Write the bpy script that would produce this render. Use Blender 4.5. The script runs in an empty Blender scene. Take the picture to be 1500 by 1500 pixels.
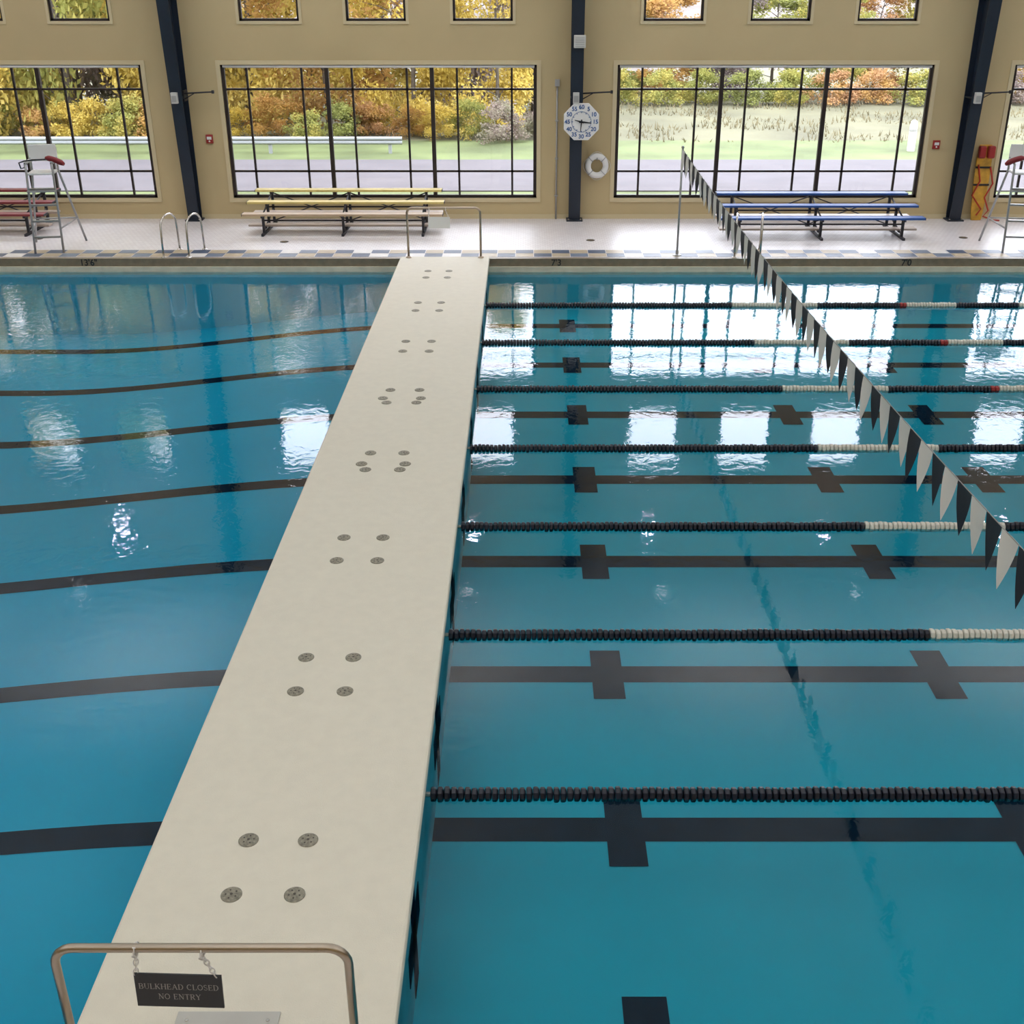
import bpy, math, random
from mathutils import Vector, Matrix
random.seed(7)
S = bpy.context.scene
try:
    S.view_settings.view_transform = 'Standard'
except Exception as e:
    print(e)
COL = S.collection

# ------------------------------------------------------------ materials
def mat(name, col, rough=0.6, metal=0.0, var=0.0, vscale=5.0, bump=0.0, bscale=30.0, spec=None):
    m = bpy.data.materials.new(name); m.use_nodes = True
    nt = m.node_tree; b = nt.nodes['Principled BSDF']
    b.inputs['Base Color'].default_value = (*col, 1)
    b.inputs['Roughness'].default_value = rough
    b.inputs['Metallic'].default_value = metal
    if spec is not None: b.inputs['Specular IOR Level'].default_value = spec
    tc = nt.nodes.new('ShaderNodeTexCoord')
    if var > 0:
        n = nt.nodes.new('ShaderNodeTexNoise'); n.inputs['Scale'].default_value = vscale; n.inputs['Detail'].default_value = 5
        r = nt.nodes.new('ShaderNodeValToRGB')
        r.color_ramp.elements[0].position = 0.3; r.color_ramp.elements[1].position = 0.7
        r.color_ramp.elements[0].color = (*[c*(1-var) for c in col], 1)
        r.color_ramp.elements[1].color = (*[min(1, c*(1+var)) for c in col], 1)
        nt.links.new(tc.outputs['Object'], n.inputs['Vector'])
        nt.links.new(n.outputs['Fac'], r.inputs['Fac'])
        nt.links.new(r.outputs['Color'], b.inputs['Base Color'])
    if bump > 0:
        n2 = nt.nodes.new('ShaderNodeTexNoise'); n2.inputs['Scale'].default_value = bscale
        bp = nt.nodes.new('ShaderNodeBump'); bp.inputs['Strength'].default_value = bump; bp.inputs['Distance'].default_value = 0.01
        nt.links.new(tc.outputs['Object'], n2.inputs['Vector'])
        nt.links.new(n2.outputs['Fac'], bp.inputs['Height'])
        nt.links.new(bp.outputs['Normal'], b.inputs['Normal'])
    return m

def mat_emit(name, col, s):
    m = bpy.data.materials.new(name); m.use_nodes = True
    nt = m.node_tree; nt.nodes.clear()
    e = nt.nodes.new('ShaderNodeEmission'); e.inputs[0].default_value = (*col, 1); e.inputs[1].default_value = s
    o = nt.nodes.new('ShaderNodeOutputMaterial'); nt.links.new(e.outputs[0], o.inputs[0])
    return m

def mat_brick(name, c1, c2, mortar, w, h, rough=0.5, msize=0.01, offset=0.5):
    m = bpy.data.materials.new(name); m.use_nodes = True
    nt = m.node_tree; b = nt.nodes['Principled BSDF']; b.inputs['Roughness'].default_value = rough
    g = nt.nodes.new('ShaderNodeNewGeometry')
    br = nt.nodes.new('ShaderNodeTexBrick')
    br.inputs['Color1'].default_value = (*c1, 1); br.inputs['Color2'].default_value = (*c2, 1); br.inputs['Mortar'].default_value = (*mortar, 1)
    br.inputs['Scale'].default_value = 1; br.inputs['Mortar Size'].default_value = msize
    br.inputs['Brick Width'].default_value = w; br.inputs['Row Height'].default_value = h; br.offset = offset
    nt.links.new(g.outputs['Position'], br.inputs['Vector'])
    nt.links.new(br.outputs['Color'], b.inputs['Base Color'])
    return m

def mat_water(name, amp, tint):
    m = bpy.data.materials.new(name); m.use_nodes = True
    nt = m.node_tree; nt.nodes.clear(); L = nt.links.new
    g = nt.nodes.new('ShaderNodeNewGeometry')
    n1 = nt.nodes.new('ShaderNodeTexNoise'); n1.inputs['Scale'].default_value = 6.5; n1.inputs['Detail'].default_value = 3.0; n1.inputs['Distortion'].default_value = 0.6
    n2 = nt.nodes.new('ShaderNodeTexNoise'); n2.inputs['Scale'].default_value = 0.7; n2.inputs['Detail'].default_value = 1.0
    n3 = nt.nodes.new('ShaderNodeTexNoise'); n3.inputs['Scale'].default_value = 0.22; n3.inputs['Detail'].default_value = 1.0
    for n in (n1, n2, n3): L(g.outputs['Position'], n.inputs['Vector'])
    rp = nt.nodes.new('ShaderNodeMapRange'); rp.inputs['From Min'].default_value = 0.38; rp.inputs['From Max'].default_value = 0.62
    rp.inputs['To Min'].default_value = 0.45; rp.inputs['To Max'].default_value = 1.0
    L(n3.outputs['Fac'], rp.inputs['Value'])
    b1 = nt.nodes.new('ShaderNodeBump'); b1.inputs['Distance'].default_value = amp
    L(rp.outputs[0], b1.inputs['Strength']); L(n1.outputs['Fac'], b1.inputs['Height'])
    b2 = nt.nodes.new('ShaderNodeBump'); b2.inputs['Distance'].default_value = 0.0025; b2.inputs['Strength'].default_value = 1
    L(n2.outputs['Fac'], b2.inputs['Height']); L(b1.outputs[0], b2.inputs['Normal'])
    fr = nt.nodes.new('ShaderNodeFresnel'); fr.inputs['IOR'].default_value = 1.333; L(b2.outputs[0], fr.inputs['Normal'])
    gl = nt.nodes.new('ShaderNodeBsdfGlossy'); gl.inputs['Roughness'].default_value = 0.03; gl.inputs['Color'].default_value = (1, 1, 1, 1); L(b2.outputs[0], gl.inputs['Normal'])
    tr = nt.nodes.new('ShaderNodeBsdfTransparent'); tr.inputs['Color'].default_value = (*tint, 1)
    mx = nt.nodes.new('ShaderNodeMixShader'); L(fr.outputs[0], mx.inputs[0]); L(tr.outputs[0], mx.inputs[1]); L(gl.outputs[0], mx.inputs[2])
    o = nt.nodes.new('ShaderNodeOutputMaterial'); L(mx.outputs[0], o.inputs[0])
    return m

def mat_glass():
    m = bpy.data.materials.new('window_glass'); m.use_nodes = True
    nt = m.node_tree; nt.nodes.clear(); L = nt.links.new
    fr = nt.nodes.new('ShaderNodeFresnel'); fr.inputs['IOR'].default_value = 1.3
    gl = nt.nodes.new('ShaderNodeBsdfGlossy'); gl.inputs['Roughness'].default_value = 0.02
    tr = nt.nodes.new('ShaderNodeBsdfTransparent'); tr.inputs['Color'].default_value = (0.97, 0.97, 0.99, 1)
    mx = nt.nodes.new('ShaderNodeMixShader'); L(fr.outputs[0], mx.inputs[0]); L(tr.outputs[0], mx.inputs[1]); L(gl.outputs[0], mx.inputs[2])
    o = nt.nodes.new('ShaderNodeOutputMaterial'); L(mx.outputs[0], o.inputs[0])
    return m

def mat_leaf(name, cols):
    m = bpy.data.materials.new(name); m.use_nodes = True
    nt = m.node_tree; b = nt.nodes['Principled BSDF']; b.inputs['Roughness'].default_value = 0.8
    b.inputs['Specular IOR Level'].default_value = 0.1
    oi = nt.nodes.new('ShaderNodeObjectInfo'); tc = nt.nodes.new('ShaderNodeTexCoord')
    n = nt.nodes.new('ShaderNodeTexNoise'); n.inputs['Scale'].default_value = 0.9; n.inputs['Detail'].default_value = 6
    ad = nt.nodes.new('ShaderNodeMath'); ad.operation = 'MULTIPLY_ADD'; ad.inputs[1].default_value = 0.35
    r = nt.nodes.new('ShaderNodeValToRGB')
    while len(r.color_ramp.elements) < len(cols): r.color_ramp.elements.new(0.5)
    for i, c in enumerate(cols):
        r.color_ramp.elements[i].position = 0.25 + 0.6*i/(len(cols)-1); r.color_ramp.elements[i].color = (*c, 1)
    L = nt.links.new
    L(tc.outputs['Object'], n.inputs['Vector']); L(oi.outputs['Random'], ad.inputs[0]); L(n.outputs['Fac'], ad.inputs[2])
    L(ad.outputs[0], r.inputs['Fac']); L(r.outputs['Color'], b.inputs['Base Color'])
    tl = nt.nodes.new('ShaderNodeBsdfTranslucent'); L(r.outputs['Color'], tl.inputs['Color'])
    mx = nt.nodes.new('ShaderNodeMixShader'); mx.inputs[0].default_value = 0.45
    L(b.outputs[0], mx.inputs[1]); L(tl.outputs[0], mx.inputs[2]); L(mx.outputs[0], nt.nodes['Material Output'].inputs[0])
    return m

M = {}
M['wall'] = mat('tan_painted_block', (0.555, 0.44, 0.245), 0.7, var=0.05, vscale=0.6)
M['ceil'] = mat('white_ceiling', (0.6, 0.6, 0.6), 0.8, var=0.03)
M['deck'] = mat_brick('white_mosaic_deck', (0.82, 0.79, 0.80), (0.76, 0.72, 0.73), (0.62, 0.58, 0.60), 0.1, 0.1, 0.35, 0.005)
M['tdark'] = mat('dark_blue_tile', (0.05, 0.08, 0.15), 0.4, var=0.1)
M['tgrey'] = mat('grey_blue_tile', (0.15, 0.19, 0.27), 0.4, var=0.1)
M['ttan'] = mat('tan_tile', (0.48, 0.39, 0.27), 0.4, var=0.1)
M['tlight'] = mat('pale_tile', (0.74, 0.71, 0.69), 0.4, var=0.05)
M['plate'] = mat('grey_plate', (0.50, 0.49, 0.46), 0.5, var=0.05)
M['coping'] = mat('brown_gutter_tile', (0.22, 0.18, 0.125), 0.4, var=0.15, vscale=8)
M['lip'] = mat('cream_gutter_lip', (0.70, 0.64, 0.52), 0.5, var=0.1)
M['casing'] = mat('light_tan_casing', (0.64, 0.54, 0.34), 0.6)
M['frame'] = mat('dark_bronze_frame', (0.022, 0.014, 0.014), 0.45)
M['glass'] = mat_glass()
M['navy'] = mat('navy_steel', (0.010, 0.018, 0.035), 0.45, var=0.1)
M['basinR'] = mat('teal_plaster_shallow', (0.020, 0.40, 0.52), 0.6, var=0.06, vscale=0.4, spec=0.0)
M['basinL'] = mat('blue_plaster_deep', (0.018, 0.43, 0.62), 0.6, var=0.06, vscale=0.4, spec=0.0)
M['basinW'] = mat('brightened_pool_wall', (0.12, 0.68, 0.80), 0.6, var=0.06, vscale=0.4, spec=0.0)  # far basin wall: plaster colour brightened to lift its shade under the lip
M['line'] = mat('black_lane_tile', (0.003, 0.016, 0.034), 0.6, var=0.2, vscale=6, spec=0.0)
M['bulk'] = mat('cream_fiberglass', (0.74, 0.695, 0.59), 0.6, var=0.025, vscale=9, bump=0.35, bscale=140)
M['bulkside'] = mat('bulkhead_side_teal', (0.13, 0.36, 0.42), 0.5, var=0.1)
M['steel'] = mat('stainless_steel', (0.55, 0.53, 0.50), 0.25, 1.0)
M['bronze'] = mat('brushed_rail_steel', (0.42, 0.35, 0.28), 0.28, 1.0)
M['disc'] = mat('worn_bronze_disc', (0.26, 0.24, 0.19), 0.5, 0.4, var=0.35, vscale=60)
M['discdark'] = mat('disc_hole', (0.07, 0.06, 0.05), 0.6)
M['black'] = mat('black_plastic', (0.012, 0.013, 0.018), 0.4)
M['floatblack'] = mat('navy_black_float', (0.010, 0.012, 0.026), 0.35)
M['floatwhite'] = mat('white_float', (0.66, 0.64, 0.57), 0.4)
M['red'] = mat('red_plastic', (0.32, 0.02, 0.02), 0.45)
M['darkred'] = mat('dark_red_foam', (0.22, 0.012, 0.02), 0.5)
M['maroon'] = mat('maroon_plank', (0.22, 0.03, 0.04), 0.5)
M['yellowp'] = mat('pale_yellow_plank', (0.72, 0.58, 0.21), 0.5, var=0.08)
M['tanp'] = mat('worn_tan_plank', (0.50, 0.37, 0.25), 0.5, var=0.08)
M['bluep'] = mat('blue_plank', (0.02, 0.09, 0.34), 0.45)
M['alu'] = mat('aluminium_plank', (0.50, 0.42, 0.36), 0.45, 0.3)
M['bframe'] = mat('black_bleacher_steel', (0.02, 0.02, 0.028), 0.5)
M['white'] = mat('white_plastic', (0.80, 0.80, 0.80), 0.45)
M['boxwhite'] = mat('off_white_box', (0.60, 0.60, 0.58), 0.5)
M['greytube'] = mat('grey_painted_tube', (0.42, 0.42, 0.43), 0.35, 0.3)
M['cord'] = mat('thin_grey_cord', (0.30, 0.30, 0.30), 0.6)
M['sign'] = mat('black_engraved_plate', (0.01, 0.01, 0.013), 0.4)
M['signtext'] = mat('engraved_letter', (0.38, 0.36, 0.34), 0.6)
M['clockblue'] = mat('clock_blue', (0.03, 0.11, 0.32), 0.5)
M['yellowb'] = mat('yellow_orange_board', (0.62, 0.34, 0.04), 0.5, var=0.3, vscale=6)
M['orange'] = mat('red_orange_strap', (0.45, 0.03, 0.015), 0.6)
M['pwhite'] = mat('off_white_pennant', (0.74, 0.73, 0.70), 0.6)
M['pblack'] = mat('black_pennant', (0.012, 0.016, 0.028), 0.5)
M['waterR'] = mat_water('pool_water_calm', 0.0021, (0.74, 0.96, 0.99))
M['waterL'] = mat_water('pool_water_rippled', 0.0031, (0.74, 0.96, 0.99))
M['grass'] = mat('lawn', (0.10, 0.125, 0.045), 0.9, var=0.3, vscale=0.5, bump=0.5, bscale=10)
M['field'] = mat('pale_dry_field', (0.115, 0.110, 0.062), 0.9, var=0.3, vscale=0.35, bump=0.5, bscale=8)
M['road'] = mat('pale_asphalt', (0.100, 0.090, 0.098), 0.9, var=0.10, vscale=0.8)
M['galv'] = mat('galvanized_rail', (0.28, 0.30, 0.31), 0.5, 0.1)
M['bark'] = mat('bark', (0.09, 0.075, 0.06), 0.9, var=0.3, vscale=8)
M['hill'] = mat('wooded_hill', (0.14, 0.12, 0.105), 0.95, var=0.3, vscale=0.35, bump=1.0, bscale=1)
M['leafY'] = mat_leaf('yellow_leaves', [(0.24, 0.22, 0.06), (0.44, 0.34, 0.08), (0.56, 0.43, 0.10), (0.62, 0.50, 0.16)])
M['leafO'] = mat_leaf('orange_leaves', [(0.24, 0.17, 0.08), (0.42, 0.26, 0.09), (0.52, 0.33, 0.11), (0.45, 0.27, 0.14)])
M['leafG'] = mat_leaf('green_leaves', [(0.13, 0.15, 0.06), (0.20, 0.22, 0.07), (0.29, 0.30, 0.09), (0.42, 0.36, 0.10)])
M['leafB'] = mat_leaf('brown_leaves', [(0.19, 0.165, 0.165), (0.25, 0.205, 0.205), (0.29, 0.23, 0.20), (0.25, 0.24, 0.16)])
M['straw'] = mat('straw_grass', (0.19, 0.165, 0.095), 0.9, var=0.3, vscale=0.7)
M['lamp'] = mat_emit('lamp_lens', (0.90, 0.82, 1.0), 120)
M['lampdim'] = mat_emit('dim_lamp_lens', (0.93, 0.92, 1.0), 5)

# ------------------------------------------------------------ mesh builder
class MB:
    def __init__(s): s.v = []; s.f = []; s.m = []; s.mats = []; s.sm = []
    def mi(s, k):
        if k not in s.mats: s.mats.append(k)
        return s.mats.index(k)
    def add(s, vs, fs, k, smooth=False):
        o = len(s.v); s.v += [tuple(v) for v in vs]; i = s.mi(k)
        for f in fs: s.f.append([a+o for a in f]); s.m.append(i); s.sm.append(smooth)
        return s
    def box(s, x0, x1, y0, y1, z0, z1, k):
        vs = [(x, y, z) for z in (z0, z1) for y in (y0, y1) for x in (x0, x1)]
        return s.add(vs, [(0, 2, 3, 1), (4, 5, 7, 6), (0, 1, 5, 4), (2, 6, 7, 3), (0, 4, 6, 2), (1, 3, 7, 5)], k)
    def quad(s, pts, k): return s.add(pts, [tuple(range(len(pts)))], k)
    def tube(s, pts, r, k, n=10, closed=False, cap=True):
        P = [Vector(p) for p in pts]; N = len(P); vs = []; fs = []
        rr = r if isinstance(r, (list, tuple)) else [r]*N
        prev = None
        for i in range(N):
            if closed: t = (P[(i+1) % N]-P[i-1]).normalized()
            else: t = (P[min(i+1, N-1)]-P[max(i-1, 0)]).normalized()
            if prev is None:
                a = Vector((0, 0, 1)) if abs(t.z) < 0.9 else Vector((1, 0, 0))
                u = t.cross(a).normalized()
            else:
                u = (prev - t*prev.dot(t)).normalized()
            prev = u; w = t.cross(u)
            for j in range(n):
                an = 2*math.pi*j/n; vs.append(P[i]+(u*math.cos(an)+w*math.sin(an))*rr[i])
        R = N if closed else N-1
        for i in range(R):
            for j in range(n):
                a = i*n+j; b = i*n+(j+1) % n; c = ((i+1) % N)*n+(j+1) % n; d = ((i+1) % N)*n+j
                fs.append((a, b, c, d))
        if not closed and cap:
            fs.append(tuple(range(n))[::-1]); fs.append(tuple((N-1)*n+j for j in range(n)))
        return s.add(vs, fs, k, True)
    def lathe(s, prof, origin, k, n=20, axis='Z'):
        vs = []; fs = []
        for (r, h) in prof:
            for j in range(n):
                a = 2*math.pi*j/n; c, d = r*math.cos(a), r*math.sin(a)
                p = (c, d, h) if axis == 'Z' else ((h, c, d) if axis == 'X' else (c, h, d))
                vs.append((origin[0]+p[0], origin[1]+p[1], origin[2]+p[2]))
        for i in range(len(prof)-1):
            for j in range(n):
                fs.append((i*n+j, i*n+(j+1) % n, (i+1)*n+(j+1) % n, (i+1)*n+j))
        fs.append(tuple(range(n))[::-1]); fs.append(tuple((len(prof)-1)*n+j for j in range(n)))
        return s.add(vs, fs, k, False)
    def text(s, body, size, loc, k, ext=0.002, rot=None, bold=0.0):
        c = bpy.data.curves.new('t', 'FONT'); c.body = body; c.size = size; c.extrude = ext; c.offset = bold
        c.align_x = 'CENTER'; c.align_y = 'CENTER'
        o = bpy.data.objects.new('t', c); COL.objects.link(o)
        bpy.context.view_layer.update()
        me = bpy.data.meshes.new_from_object(o)
        Rm = (rot or Matrix.Rotation(math.radians(90), 4, 'X'))
        T = Matrix.Translation(loc) @ Rm
        s.add([T @ v.co for v in me.vertices], [tuple(p.vertices) for p in me.polygons], k)
        bpy.data.objects.remove(o); bpy.data.curves.remove(c); bpy.data.meshes.remove(me)
        return s
    def mesh(s, name):
        me = bpy.data.meshes.new(name); me.from_pydata(s.v, [], s.f)
        for k in s.mats: me.materials.append(M[k])
        me.polygons.foreach_set('material_index', s.m); me.polygons.foreach_set('use_smooth', s.sm)
        me.update(); return me

def obj(name, mb, loc=(0, 0, 0), parent=None, label=None, category=None, kind=None, group=None, bevel=0, rot=None):
    data = mb.mesh(name) if isinstance(mb, MB) else mb
    o = bpy.data.objects.new(name, data); COL.objects.link(o)
    o.location = loc
    if rot: o.rotation_euler = rot
    if data is None: o.empty_display_size = 0.2
    if parent: o.parent = parent
    if label: o['label'] = label
    if category: o['category'] = category
    if kind: o['kind'] = kind
    if group: o['group'] = group
    if bevel:
        b = o.modifiers.new('bevel', 'BEVEL'); b.width = bevel; b.segments = 2; b.limit_method = 'ANGLE'
    return o

# engraved roman capitals built from strokes (unit height)
def L_(x0, y0, x1, y1, w): return ('l', x0, y0, x1, y1, w)
def A_(cx, cy, rx, ry, a0, a1, w0, w1): return ('a', cx, cy, rx, ry, a0, a1, w0, w1)
T, t_ = 0.13, 0.06
def S_(x, y, w=0.26): return L_(x-w/2, y, x+w/2, y, t_)
GLY = {
 'B': (0.66, [L_(.12, 0, .12, 1, T), L_(0, 1, .32, 1, t_), L_(0, 0, .34, 0, t_), L_(.12, .52, .32, .52, t_), A_(.32, .76, .22, .24, -90, 90, t_, T), A_(.34, .26, .26, .26, -90, 90, t_, T)]),
 'U': (0.74, [L_(.12, .3, .12, 1, T), L_(.62, .3, .62, 1, t_), A_(.37, .3, .25, .3, 180, 360, t_, t_), S_(.12, 1), S_(.62, 1, .22)]),
 'L': (0.60, [L_(.12, 0, .12, 1, T), S_(.12, 1), L_(0, 0, .56, 0, t_), L_(.56, 0, .56, .24, t_)]),
 'K': (0.72, [L_(.12, 0, .12, 1, T), L_(.14, .42, .58, 1, t_), L_(.28, .58, .64, 0, T), S_(.12, 1), S_(.12, 0), S_(.58, 1, .2), S_(.64, 0, .2)]),
 'H': (0.76, [L_(.12, 0, .12, 1, T), L_(.64, 0, .64, 1, T), L_(.12, .5, .64, .5, t_), S_(.12, 1), S_(.12, 0), S_(.64, 1), S_(.64, 0)]),
 'E': (0.62, [L_(.12, 0, .12, 1, T), L_(0, 1, .54, 1, t_), L_(0, 0, .56, 0, t_), L_(.12, .52, .42, .52, t_), L_(.54, 1, .54, .82, t_), L_(.56, 0, .56, .2, t_), L_(.42, .42, .42, .62, t_)]),
 'A': (0.76, [L_(.08, 0, .37, 1, t_), L_(.66, 0, .37, 1, T), L_(.18, .34, .56, .34, t_), S_(.08, 0, .2), S_(.66, 0, .24)]),
 'D': (0.74, [L_(.12, 0, .12, 1, T), L_(0, 1, .3, 1, t_), L_(0, 0, .3, 0, t_), A_(.3, .5, .36, .5, -90, 90, t_, T)]),
 'C': (0.70, [A_(.38, .5, .33, .5, 50, 310, t_, T), L_(.59, .7, .59, 1, t_)]),
 'O': (0.78, [A_(.38, .5, .33, .5, 0, 360, T*.8, T*.8)]),
 'S': (0.54, [A_(.26, .75, .2, .25, 20, 270, t_, T*.8), A_(.26, .25, .22, .25, 90, -160, T*.8, t_)]),
 'N': (0.76, [L_(.12, 0, .12, 1, t_), L_(.64, 0, .64, 1, t_), L_(.12, 1, .64, 0, T), S_(.08, 1, .2), S_(.12, 0, .22), S_(.64, 1, .22)]),
 'T': (0.68, [L_(.34, 0, .34, 1, T), L_(.04, 1, .64, 1, t_), L_(.04, 1, .04, .8, t_), L_(.64, 1, .64, .8, t_), S_(.34, 0)]),
 'R': (0.70, [L_(.12, 0, .12, 1, T), L_(0, 1, .32, 1, t_), L_(.12, .5, .32, .5, t_), A_(.32, .75, .22, .25, -90, 90, t_, T), L_(.32, .5, .6, 0, T), S_(.12, 0), S_(.62, 0, .16)]),
 'Y': (0.72, [L_(.36, 0, .36, .48, T), L_(.36, .46, .08, 1, T), L_(.36, .46, .62, 1, t_), S_(.36, 0), S_(.08, 1, .22), S_(.62, 1, .2)]),
}
def roman(body, h, cx, y, cz, k):
    mb = MB(); tr = 0.10
    W = sum(GLY[c][0]+tr for c in body)-tr
    x = -W/2
    def seg(p, q, w0, w1):
        P, Q = Vector(p), Vector(q); d = (Q-P)
        if d.length < 1e-6: return
        nrm = Vector((-d.y, d.x)).normalized()
        pts = [P+nrm*w0/2, P-nrm*w0/2, Q-nrm*w1/2, Q+nrm*w1/2]
        mb.quad([(cx+(x+a.x)*h, y, cz+(a.y-.5)*h) for a in pts], k)
    for c in body:
        w, st = GLY[c]
        for g in st:
            if g[0] == 'l': seg((g[1], g[2]), (g[3], g[4]), g[5], g[5])
            else:
                _, ax, ay, rx, ry, a0, a1, w0, w1 = g; n = 12; pr = None
                for i in range(n+1):
                    a = math.radians(a0+(a1-a0)*i/n); p = (ax+rx*math.cos(a), ay+ry*math.sin(a))
                    ww = w0+(w1-w0)*math.sin(math.pi*i/n)
                    if pr: seg(pr[0], p, pr[1], ww)
                    pr = (p, ww)
        x += w+tr
    return mb
def roman_w(body, h): return (sum(GLY[c][0]+0.10 for c in body)-0.10)*h

# ------------------------------------------------------------ layout constants
DZ = 0.25             # deck height over water (water z = 0)
YW = 26.4             # far wall
PY0, PY1 = 3.8, 22.5  # pool near / far edge
BX0, BX1 = -2.44, -0.705
BT = 0.30
PXL, PXR = -16.0, 22.2
RX0, RX1 = -20.0, 26.0
RY0 = -4.0
CZ = 8.4
BAYS = [-11.63, -3.15, 5.36, 13.86, 22.0]
COLX = [-15.9, -7.42, 1.09, 9.6, 18.0]

# ------------------------------------------------------------ room shell
def wall_holes(x0, x1, z0, z1, y0, y1, holes, k):
    mb = MB()
    xs = sorted({x0, x1, *[h[0] for h in holes], *[h[1] for h in holes]})
    zs = sorted({z0, z1, *[h[2] for h in holes], *[h[3] for h in holes]})
    for i in range(len(xs)-1):
        for j in range(len(zs)-1):
            cx = (xs[i]+xs[i+1])/2; cz = (zs[j]+zs[j+1])/2
            if any(h[0] < cx < h[1] and h[2] < cz < h[3] for h in holes): continue
            mb.box(xs[i], xs[i+1], y0, y1, zs[j], zs[j+1], k)
    return mb
W0, W1 = 0.71, 3.50
U0, U1 = 4.36, 5.80
holes = []
for bx in BAYS[:-1]:
    holes.append((bx-3.39, bx+3.39, W0, W1))
for bx in BAYS[:-1]:
    for dx in (-2.25, 0, 2.25):
        holes.append((bx+dx-0.63, bx+dx+0.63, U0, U1))
obj('wall_far', wall_holes(RX0, RX1, -0.05, CZ, YW, YW+0.22, holes, 'wall'), kind='structure', label='tan painted block wall with big window openings')
obj('wall_near', MB().box(RX0, RX1, RY0-0.2, RY0, 0, CZ, 'wall'), kind='structure', label='plain tan painted wall')
obj('wall_left', MB().box(RX0-0.2, RX0, RY0-0.2, YW+0.2, 0, CZ, 'wall'), kind='structure', label='plain tan painted side wall')
obj('wall_right', MB().box(RX1, RX1+0.2, RY0-0.2, YW+0.2, 0, CZ, 'wall'), kind='structure', label='plain tan painted side wall')
obj('ceiling', MB().box(RX0-0.2, RX1+0.2, RY0-0.2, YW+0.2, CZ, CZ+0.2, 'ceil'), kind='structure', label='high white ceiling')
fl = MB()
fl.box(RX0, RX1, PY1+0.12, YW, -0.05, DZ, 'deck')
fl.box(RX0, RX1, RY0, PY0-0.12, -0.05, DZ, 'deck')
fl.box(RX0, PXL-0.12, PY0-0.12, PY1+0.12, -0.05, DZ, 'deck')
fl.box(PXR+0.12, RX1, PY0-0.12, PY1+0.12, -0.05, DZ, 'deck')
obj('floor', fl, kind='structure', label='white mosaic tiled pool deck')
obj('baseboard_far', MB().box(RX0, RX1, YW-0.02, YW, DZ, DZ+0.10, 'casing'), kind='structure', label='pale tan base strip')
tb = MB(); rt = random.Random(3)
tw, th = 0.36, 0.30
i = 0; x = RX0
while x < RX1-tw:
    for r in range(2):
        y = PY1+0.15+r*th
        if (i+r) % 2 == 0: k = rt.choice(['tdark', 'tdark', 'tgrey'])
        else: k = rt.choice(['tlight', 'ttan', 'ttan'])
        tb.quad([(x+.006, y+.006, DZ+.004), (x+tw-.006, y+.006, DZ+.004), (x+tw-.006, y+th-.006, DZ+.004), (x+.006, y+th-.006, DZ+.004)], k)
    x += tw; i += 1
obj('trim_1', tb, kind='structure', label='blue, tan and white checker tile border along the pool')

# coping with depth marks
cp = MB()
cp.box(PXL-0.12, PXR+0.12, PY1, PY1+0.12, 0.10, DZ+0.002, 'coping')
cp.box(PXL-0.12, PXR+0.12, PY1-0.05, PY1+0.12, -0.75, 0.10, 'lip')
cp.box(PXL-0.12, PXR+0.12, PY0-0.12, PY0, -0.05, DZ+0.002, 'coping')
cp.box(PXL-0.12, PXL, PY0, PY1, -0.05, DZ+0.002, 'coping')
cp.box(PXR, PXR+0.12, PY0, PY1, -0.05, DZ+0.002, 'coping')
for t, x in (("13'6\"", -8.55), ("7'3", 0.6), ("7'0", 7.45)):
    cp.text(t, 0.17, (x, PY1-0.004, 0.170), 'black', bold=0.003)
obj('trim_2', cp, kind='structure', label='brown tiled pool gutter edge with black depth numbers')

# basins
LY = [5.15, 7.22, 9.44, 11.77, 14.10, 16.54, 18.94, 21.29]
bs = MB()
ZB = -0.75
bs.quad([(BX1-0.05, PY0, ZB), (PXR, PY0, ZB), (PXR, PY1, ZB), (BX1-0.05, PY1, ZB)], 'basinR')
bs.quad([(BX1-0.05, PY0, ZB), (PXR, PY0, ZB), (PXR, PY0, 0.02), (BX1-0.05, PY0, 0.02)], 'basinR')
bs.quad([(BX1-0.05, PY1-0.055, ZB), (PXR, PY1-0.055, ZB), (PXR, PY1-0.055, -0.05), (BX1-0.05, PY1-0.055, -0.05)], 'basinW')
bs.quad([(PXR, PY0, ZB), (PXR, PY1, ZB), (PXR, PY1, 0.02), (PXR, PY0, 0.02)], 'basinR')
lz = ZB+0.004
for y in LY:
    bs.quad([(BX1-0.04, y-0.14, lz), (20.7, y-0.14, lz), (20.7, y+0.14, lz), (BX1-0.04, y+0.14, lz)], 'line')
    for x in (0.79, 4.0, 6.1, 20.7):
        w = 0.15
        bs.quad([(x-w, y-0.42, lz+0.003), (x+w, y-0.42, lz+0.003), (x+w, y+0.42, lz+0.003), (x-w, y+0.42, lz+0.003)], 'line')
obj('pool_basin', bs, label='teal shallow lap pool floor with black lane lines', category='pool')
bl = MB()
def zl(x):
    u = max(0, min(1, (-2.0-x)/6.5)); u = u*u*(3-2*u); return -0.76-0.50*u
xs_ = [BX0+0.05-i*0.5 for i in range(16)]+[-11, PXL]
prof = [(x, zl(x)) for x in xs_]
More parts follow.
